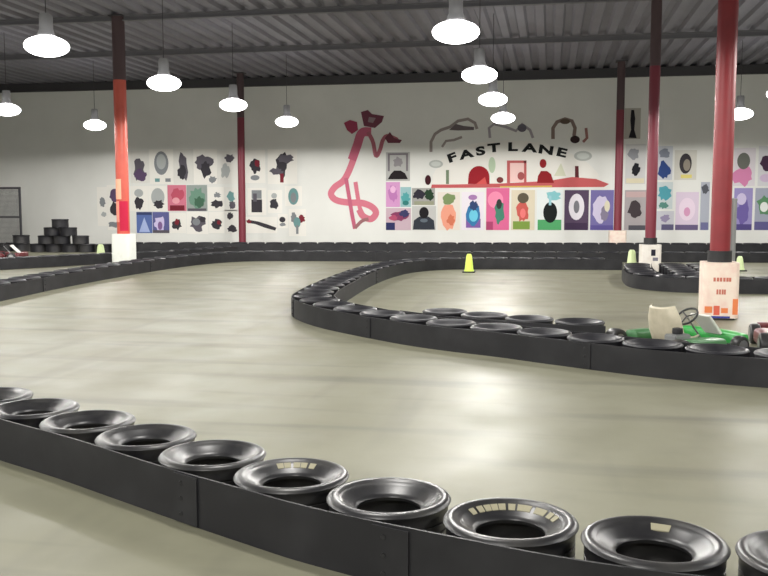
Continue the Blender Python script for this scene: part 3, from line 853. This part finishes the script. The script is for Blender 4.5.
# --- right field
poster(624, 108, 641, 139, s8(176, 172, 164), [(s8(38, 34, 40), [(0.28, 0.04), (0.78, 0.02), (0.62, 0.3), (0.66, 0.66), (0.58, 0.94), (0.40, 0.94), (0.36, 0.6), (0.42, 0.3)])], 'tall grey picture with a black standing shape, high between two right-hand columns')
poster(625, 144, 646, 184, s8(206, 206, 206), [(s8(36, 38, 44), blob(0.52, 0.36, 0.24, 0.14, 71)), (s8(150, 152, 158), blob(0.4, 0.75, 0.26, 0.14, 72)), (s8(222, 214, 186), rect(0.05, 0.02, 0.95, 0.14))], 'white picture with one black blob, between two right-hand columns')
poster(624, 190, 647, B, s8(170, 164, 166), [(s8(70, 62, 66), blob(0.45, 0.52, 0.3, 0.22, 73)), (s8(84, 84, 92), rect(0.2, 0.0, 0.96, 0.12)), (s8(196, 170, 170), rect(0.05, 0.82, 0.95, 0.96))], 'grey picture with a dark bust, low between two right-hand columns')
poster(656, 146, 673, 180, s8(196, 200, 208), [(s8(52, 74, 132), blob(0.5, 0.28, 0.36, 0.26, 74)), (s8(130, 136, 150), blob(0.5, 0.78, 0.32, 0.14, 75))], 'pale picture with a dark blue figure, right of the middle column')
poster(656, 182, 673, 209, s8(196, 206, 208), [(s8(84, 158, 172), blob(0.5, 0.6, 0.38, 0.28, 76)), (s8(92, 140, 130), blob(0.45, 0.14, 0.28, 0.12, 77))], 'pale picture with a teal figure, under the dark blue one')
poster(674, 150, 697, 180, s8(204, 202, 194), [(s8(60, 56, 60), ell(0.5, 0.55, 0.28, 0.34)), (s8(140, 132, 120), ell(0.56, 0.5, 0.16, 0.2)), (s8(216, 204, 120), rect(0.3, 0.06, 0.8, 0.18))], 'white picture with a dark oval face over a yellow collar')
poster(675, 192, 699, B, s8(212, 196, 214), [(s8(226, 208, 224), ell(0.5, 0.55, 0.36, 0.3)), (s8(206, 150, 184), ell(0.5, 0.48, 0.14, 0.12)), (s8(104, 92, 128), rect(0.0, 0.0, 1.0, 0.14))], 'pale lavender picture with a pink centre')
poster(656, 211, 674, B, s8(196, 196, 204), [(s8(96, 92, 124), rect(0.3, 0.0, 1, 0.3)), (s8(150, 140, 170), blob(0.5, 0.62, 0.26, 0.2, 78))], 'small pale violet picture left of the lavender one')
poster(699.5, 182, 710, B, s8(170, 174, 186), [(s8(86, 88, 96), blob(0.5, 0.86, 0.4, 0.1, 79)), (s8(110, 110, 150), rect(0.1, 0.0, 0.95, 0.16))], 'narrow grey-blue picture left of the nearest red column')
poster(733, 148, 756, 186, s8(212, 206, 212), [(s8(206, 130, 170), blob(0.45, 0.26, 0.42, 0.24, 80)), (s8(104, 106, 100), ell(0.45, 0.66, 0.30, 0.22))], 'pale picture with a grey-green head over a pink body')
poster(757.5, 146, 778, 186, s8(206, 206, 210), [(s8(70, 48, 70), blob(0.55, 0.56, 0.4, 0.24, 81)), (s8(200, 180, 206), ell(0.4, 0.2, 0.3, 0.1))], 'pale picture with a dark plum shape at the right edge')
poster(733, 188, 753, B, s8(150, 140, 190), [(s8(110, 96, 160), blob(0.5, 0.4, 0.34, 0.3, 82)), (s8(200, 190, 220), ell(0.4, 0.74, 0.26, 0.14)), (s8(84, 74, 130), rect(0, 0, 1, 0.14))], 'violet picture right of the nearest red column')
poster(754, 188, 776, B, s8(160, 164, 180), [(s8(92, 138, 100), blob(0.5, 0.6, 0.4, 0.22, 83)), (s8(226, 230, 226), ell(0.45, 0.55, 0.2, 0.12)), (s8(96, 92, 140), rect(0, 0, 1, 0.2))], 'blue-grey picture with a green and white shape at the right edge')

# --- racing mural with arched lettering
mx0, mz0 = WL(515, 187)
mural = thing('wall_mural', 'racing mural on the back wall with arched black capitals over a red ground line', 'mural', (mx0, WY - 0.001, mz0))
def W2(px, py):
    x, z = WL(px, py)
    return (x - mx0, z - mz0)
def mpart(name, m, polys, d0=0.0, d1=-0.012):
    b = MB()
    for q in polys: b.prism(q, d0, d1)
    return b.build(name, m, mural)
def pxpoly(pts): return [W2(*p) for p in pts]
def pxell(cx, cy, rx, ry, n=24): return [W2(cx + rx*math.cos(-2*PI*k/n), cy + ry*math.sin(-2*PI*k/n)) for k in range(n)]
mpart('backdrop', s8(226, 224, 218), [pxpoly([(432, 187), (603, 187), (597, 172), (588, 163), (570, 153), (545, 143), (510, 140), (475, 143), (452, 150), (440, 162), (433, 175)])], 0, -0.006)['label'] = 'white painted backdrop'
mpart('ground_line', s8(190, 92, 94), [pxpoly([(431, 188), (604, 187), (609, 184), (596, 179), (572, 177), (548, 181), (500, 183.5), (452, 184.5), (432, 184.5)])], -0.006, -0.014)['label'] = 'red ground line'
mpart('yellow_stripe', s8(206, 176, 92), [pxpoly([(500, 187.6), (552, 187), (552, 185.6), (500, 186.2)])], -0.013, -0.018)
arch = [(468, 184)] + [(479 + 10.5*math.cos(PI - PI*k/12), 177 - 11*math.sin(PI*k/12)) for k in range(13)] + [(489.5, 184)]
mpart('red_arch', s8(150, 34, 44), [pxpoly(arch)], -0.006, -0.016)
mpart('red_arch_light', s8(206, 86, 84), [pxpoly([(476, 184), (487, 184), (485, 177), (480, 181)])], -0.015, -0.019)
bx = [(507, 183), (510, 183), (510, 163), (526, 163), (526, 160.5), (507, 160.5)]
mpart('box_outline', s8(186, 96, 96), [pxpoly(bx), pxpoly([(524, 183), (526.5, 183), (526.5, 160.5), (524, 160.5)])], -0.006, -0.013)
mpart('box_fill', s8(232, 196, 192), [pxpoly([(510, 182), (524, 182), (524, 163), (510, 163)])], -0.006, -0.010)
mpart('box_mark', s8(160, 84, 84), [pxell(521, 176, 3.5, 4)], -0.009, -0.014)
mpart('red_figure', s8(140, 34, 40), [pxpoly([(537, 183), (554, 183), (551, 174), (547, 171), (541, 171), (538, 176)]), pxell(543, 163.5, 3.4, 4.5)], -0.006, -0.015)
mpart('post', s8(116, 132, 108), [pxpoly([(446, 184), (449, 184), (449, 170), (446, 170)])], -0.006, -0.012)
mpart('post', s8(96, 44, 50), [pxpoly([(575, 180), (579, 180), (578.5, 166), (575, 166)])], -0.006, -0.012)
mpart('dark_marker', s8(64, 26, 34), [pxell(428, 180, 3, 5)], 0, -0.012)
mpart('dark_marker', s8(120, 60, 60), [pxell(500, 180, 3.4, 3)], -0.006, -0.012)
mpart('green_smudge', s8(178, 196, 170), [pxell(492, 165, 3.5, 8)], -0.006, -0.010)
mpart('green_smudge', s8(206, 208, 186), [pxpoly([(554, 176), (566, 176), (561, 163)])], -0.006, -0.010)
for cx, cy, rx, ry in ((436, 164, 7, 4), (583, 156, 9, 5)):
    cl = MB()
    cl.use(s8(176, 180, 176)).prism(pxell(cx, cy, rx, ry), 0, -0.010)
    cl.use(s8(198, 202, 198)).prism(pxell(cx, cy, rx*0.7, ry*0.62), -0.009, -0.012)
    cl.build('cloud', None, mural)
# three sketched domes above the lettering
def dome(pts, w, m, name='sketched_outline'):
    b = MB()
    for q in stroke([W2(*p) for p in pts], w): b.prism(q, 0, -0.010)
    return b.build(name, m, mural)
sk = s8(152, 142, 140); sk2 = s8(130, 114, 108)
dome([(431, 152), (431, 142), (435, 134), (441, 130), (450, 127), (458, 121), (468, 119), (475, 123), (477, 129)], 0.11, sk)
dome([(442, 147), (446, 141), (454, 140), (462, 137)], 0.09, sk)
mpart('sketched_brow', s8(110, 100, 104), [pxpoly([(449, 130), (456, 124), (464, 126), (474, 127), (474, 130), (458, 130.5)])], 0, -0.013)
dome([(490, 138), (489, 128), (494, 124), (506, 127), (516, 131), (522, 124), (530, 130), (533, 138)], 0.10, s8(160, 154, 160))
mpart('sketched_brow', s8(104, 100, 112), [pxell(522, 128, 4.5, 4)], 0, -0.013)
dome([(553, 139), (553, 128), (557, 122), (565, 119), (572, 121), (575, 128), (574, 136)], 0.13, sk2)
dome([(583, 142), (587, 138), (586, 128)], 0.10, s8(150, 108, 104))
mpart('sketched_brow', s8(56, 42, 44), [pxell(575, 139.5, 4.8, 3.8)], 0, -0.013)
mpart('sketched_brow', s8(96, 84, 74), [pxell(565, 121.5, 5, 2.6)], -0.001, -0.014)
# lettering
cu = bpy.data.curves.new('letter', 'FONT'); cu.extrude = 0.006; cu.offset = 0.03; cu.size = 0.62; cu.align_x = 'CENTER'; cu.align_y = 'CENTER'
tmp = bpy.data.objects.new('letter_source', cu); COL.objects.link(tmp)
for ch, px_, py_, rot in (('F', 452, 158, 20), ('A', 466.3, 154.6, 13), ('S', 480.5, 151.4, 9), ('T', 494, 148.2, 5), ('L', 512.5, 147.2, 0), ('A', 529.6, 148.2, -4), ('N', 546, 150.3, -9), ('E', 561.5, 152.8, -14)):
    cu.body = ch
    dg = bpy.context.evaluated_depsgraph_get()
    me = bpy.data.meshes.new_from_object(tmp.evaluated_get(dg))
    me.materials.clear(); me.materials.append(s8(28, 30, 32))
    lo = bpy.data.objects.new('letter', me); COL.objects.link(lo); lo.parent = mural
    p = W2(px_, py_)
    lo.location = (p[0], -0.016, p[1]); lo.rotation_euler = (PI/2, -math.radians(rot), 0)
    lo.scale = (1.14, 0.68, 1.0)
    me.name = 'letter'
bpy.data.objects.remove(tmp)

# --- pink ribbon graffiti shaped like a dollar sign
gx0, gz0 = WL(355, 229)
graf = thing('ribbon_graffiti', 'pink ribbon graffiti in the shape of a dollar sign, left of the mural', 'graffiti', (gx0, WY - 0.001, gz0))
def W3(p):
    x, z = WL(*p); return (x - gx0, z - gz0)
def smooth_px(pts):
    return [(p.x, p.y) for p in catmull(pts, 1.2)]
def gpart(name, m, pts, w, d0=0.0, d1=-0.010, sm=True):
    b = MB()
    q = [W3(p) for p in (smooth_px(pts) if sm else pts)]
    b0 = stroke(q, w)
    for s_ in b0: b.prism(s_, d0, d1)
    return b.build(name, m, graf)
pink = s8(206, 118, 136); pink2 = s8(190, 100, 124); rose = s8(156, 108, 112); dkr = s8(116, 66, 82)
gpart('ribbon', pink, [(361, 134), (356, 150), (351, 166), (344, 180), (335, 187), (331, 194), (336, 200), (348, 202.5), (362, 203), (372, 207), (376, 213), (371, 219), (363, 216), (359, 209)], 0.25)
gpart('vertical_bar', pink2, [(346, 178), (349, 196), (352, 214), (355, 229)], 0.15, -0.002, -0.013)
gpart('vertical_bar', pink, [(355.5, 182), (358, 198), (361, 212), (365, 219)], 0.16, -0.003, -0.014)
gpart('tail_stroke', rose, [(355, 228), (362, 221), (369, 219)], 0.13, -0.004, -0.015)
gpart('ribbon', pink2, [(352, 160), (357, 146), (362, 133), (372, 132)], 0.34, -0.005, -0.016)
gpart('streamer', s8(168, 100, 112), [(368, 132), (373, 142), (376, 156), (380, 150), (383, 140), (388, 136), (398, 140)], 0.15, -0.006, -0.017)
bm_ = MB()
bm_.use(s8(160, 68, 94)).prism([W3(p) for p in [(344, 123), (350, 120), (357, 122), (358, 130), (352, 134), (347, 130)]], -0.002, -0.018)
bm_.use(dkr).prism([W3(p) for p in [(361, 112), (368, 110), (372, 114), (384, 116), (382, 122), (375, 128), (364, 126)]], -0.002, -0.019)
bm_.use(s8(150, 130, 136)).prism([W3(p) for p in [(369, 117), (376, 118), (373, 123), (368, 122)]], -0.018, -0.021)
bm_.use(s8(110, 62, 74)).prism([W3(p) for p in [(385, 138), (390, 132), (394, 138), (402, 140), (400, 143), (388, 143)]], -0.002, -0.018)
bm_.build('paint_splashes', None, graf)

# ------------------------------------------------------------------ world and view
w = bpy.data.worlds.new('world'); scn.world = w
w.use_nodes = True
w.node_tree.nodes['Background'].inputs['Color'].default_value = (0.02, 0.02, 0.022, 1)
w.node_tree.nodes['Background'].inputs['Strength'].default_value = 0.2
scn.view_settings.view_transform = 'Standard'
scn.view_settings.look = 'None'
scn.view_settings.exposure = 0.0
scn.view_settings.gamma = 1.0
scn.view_settings.use_curve_mapping = False
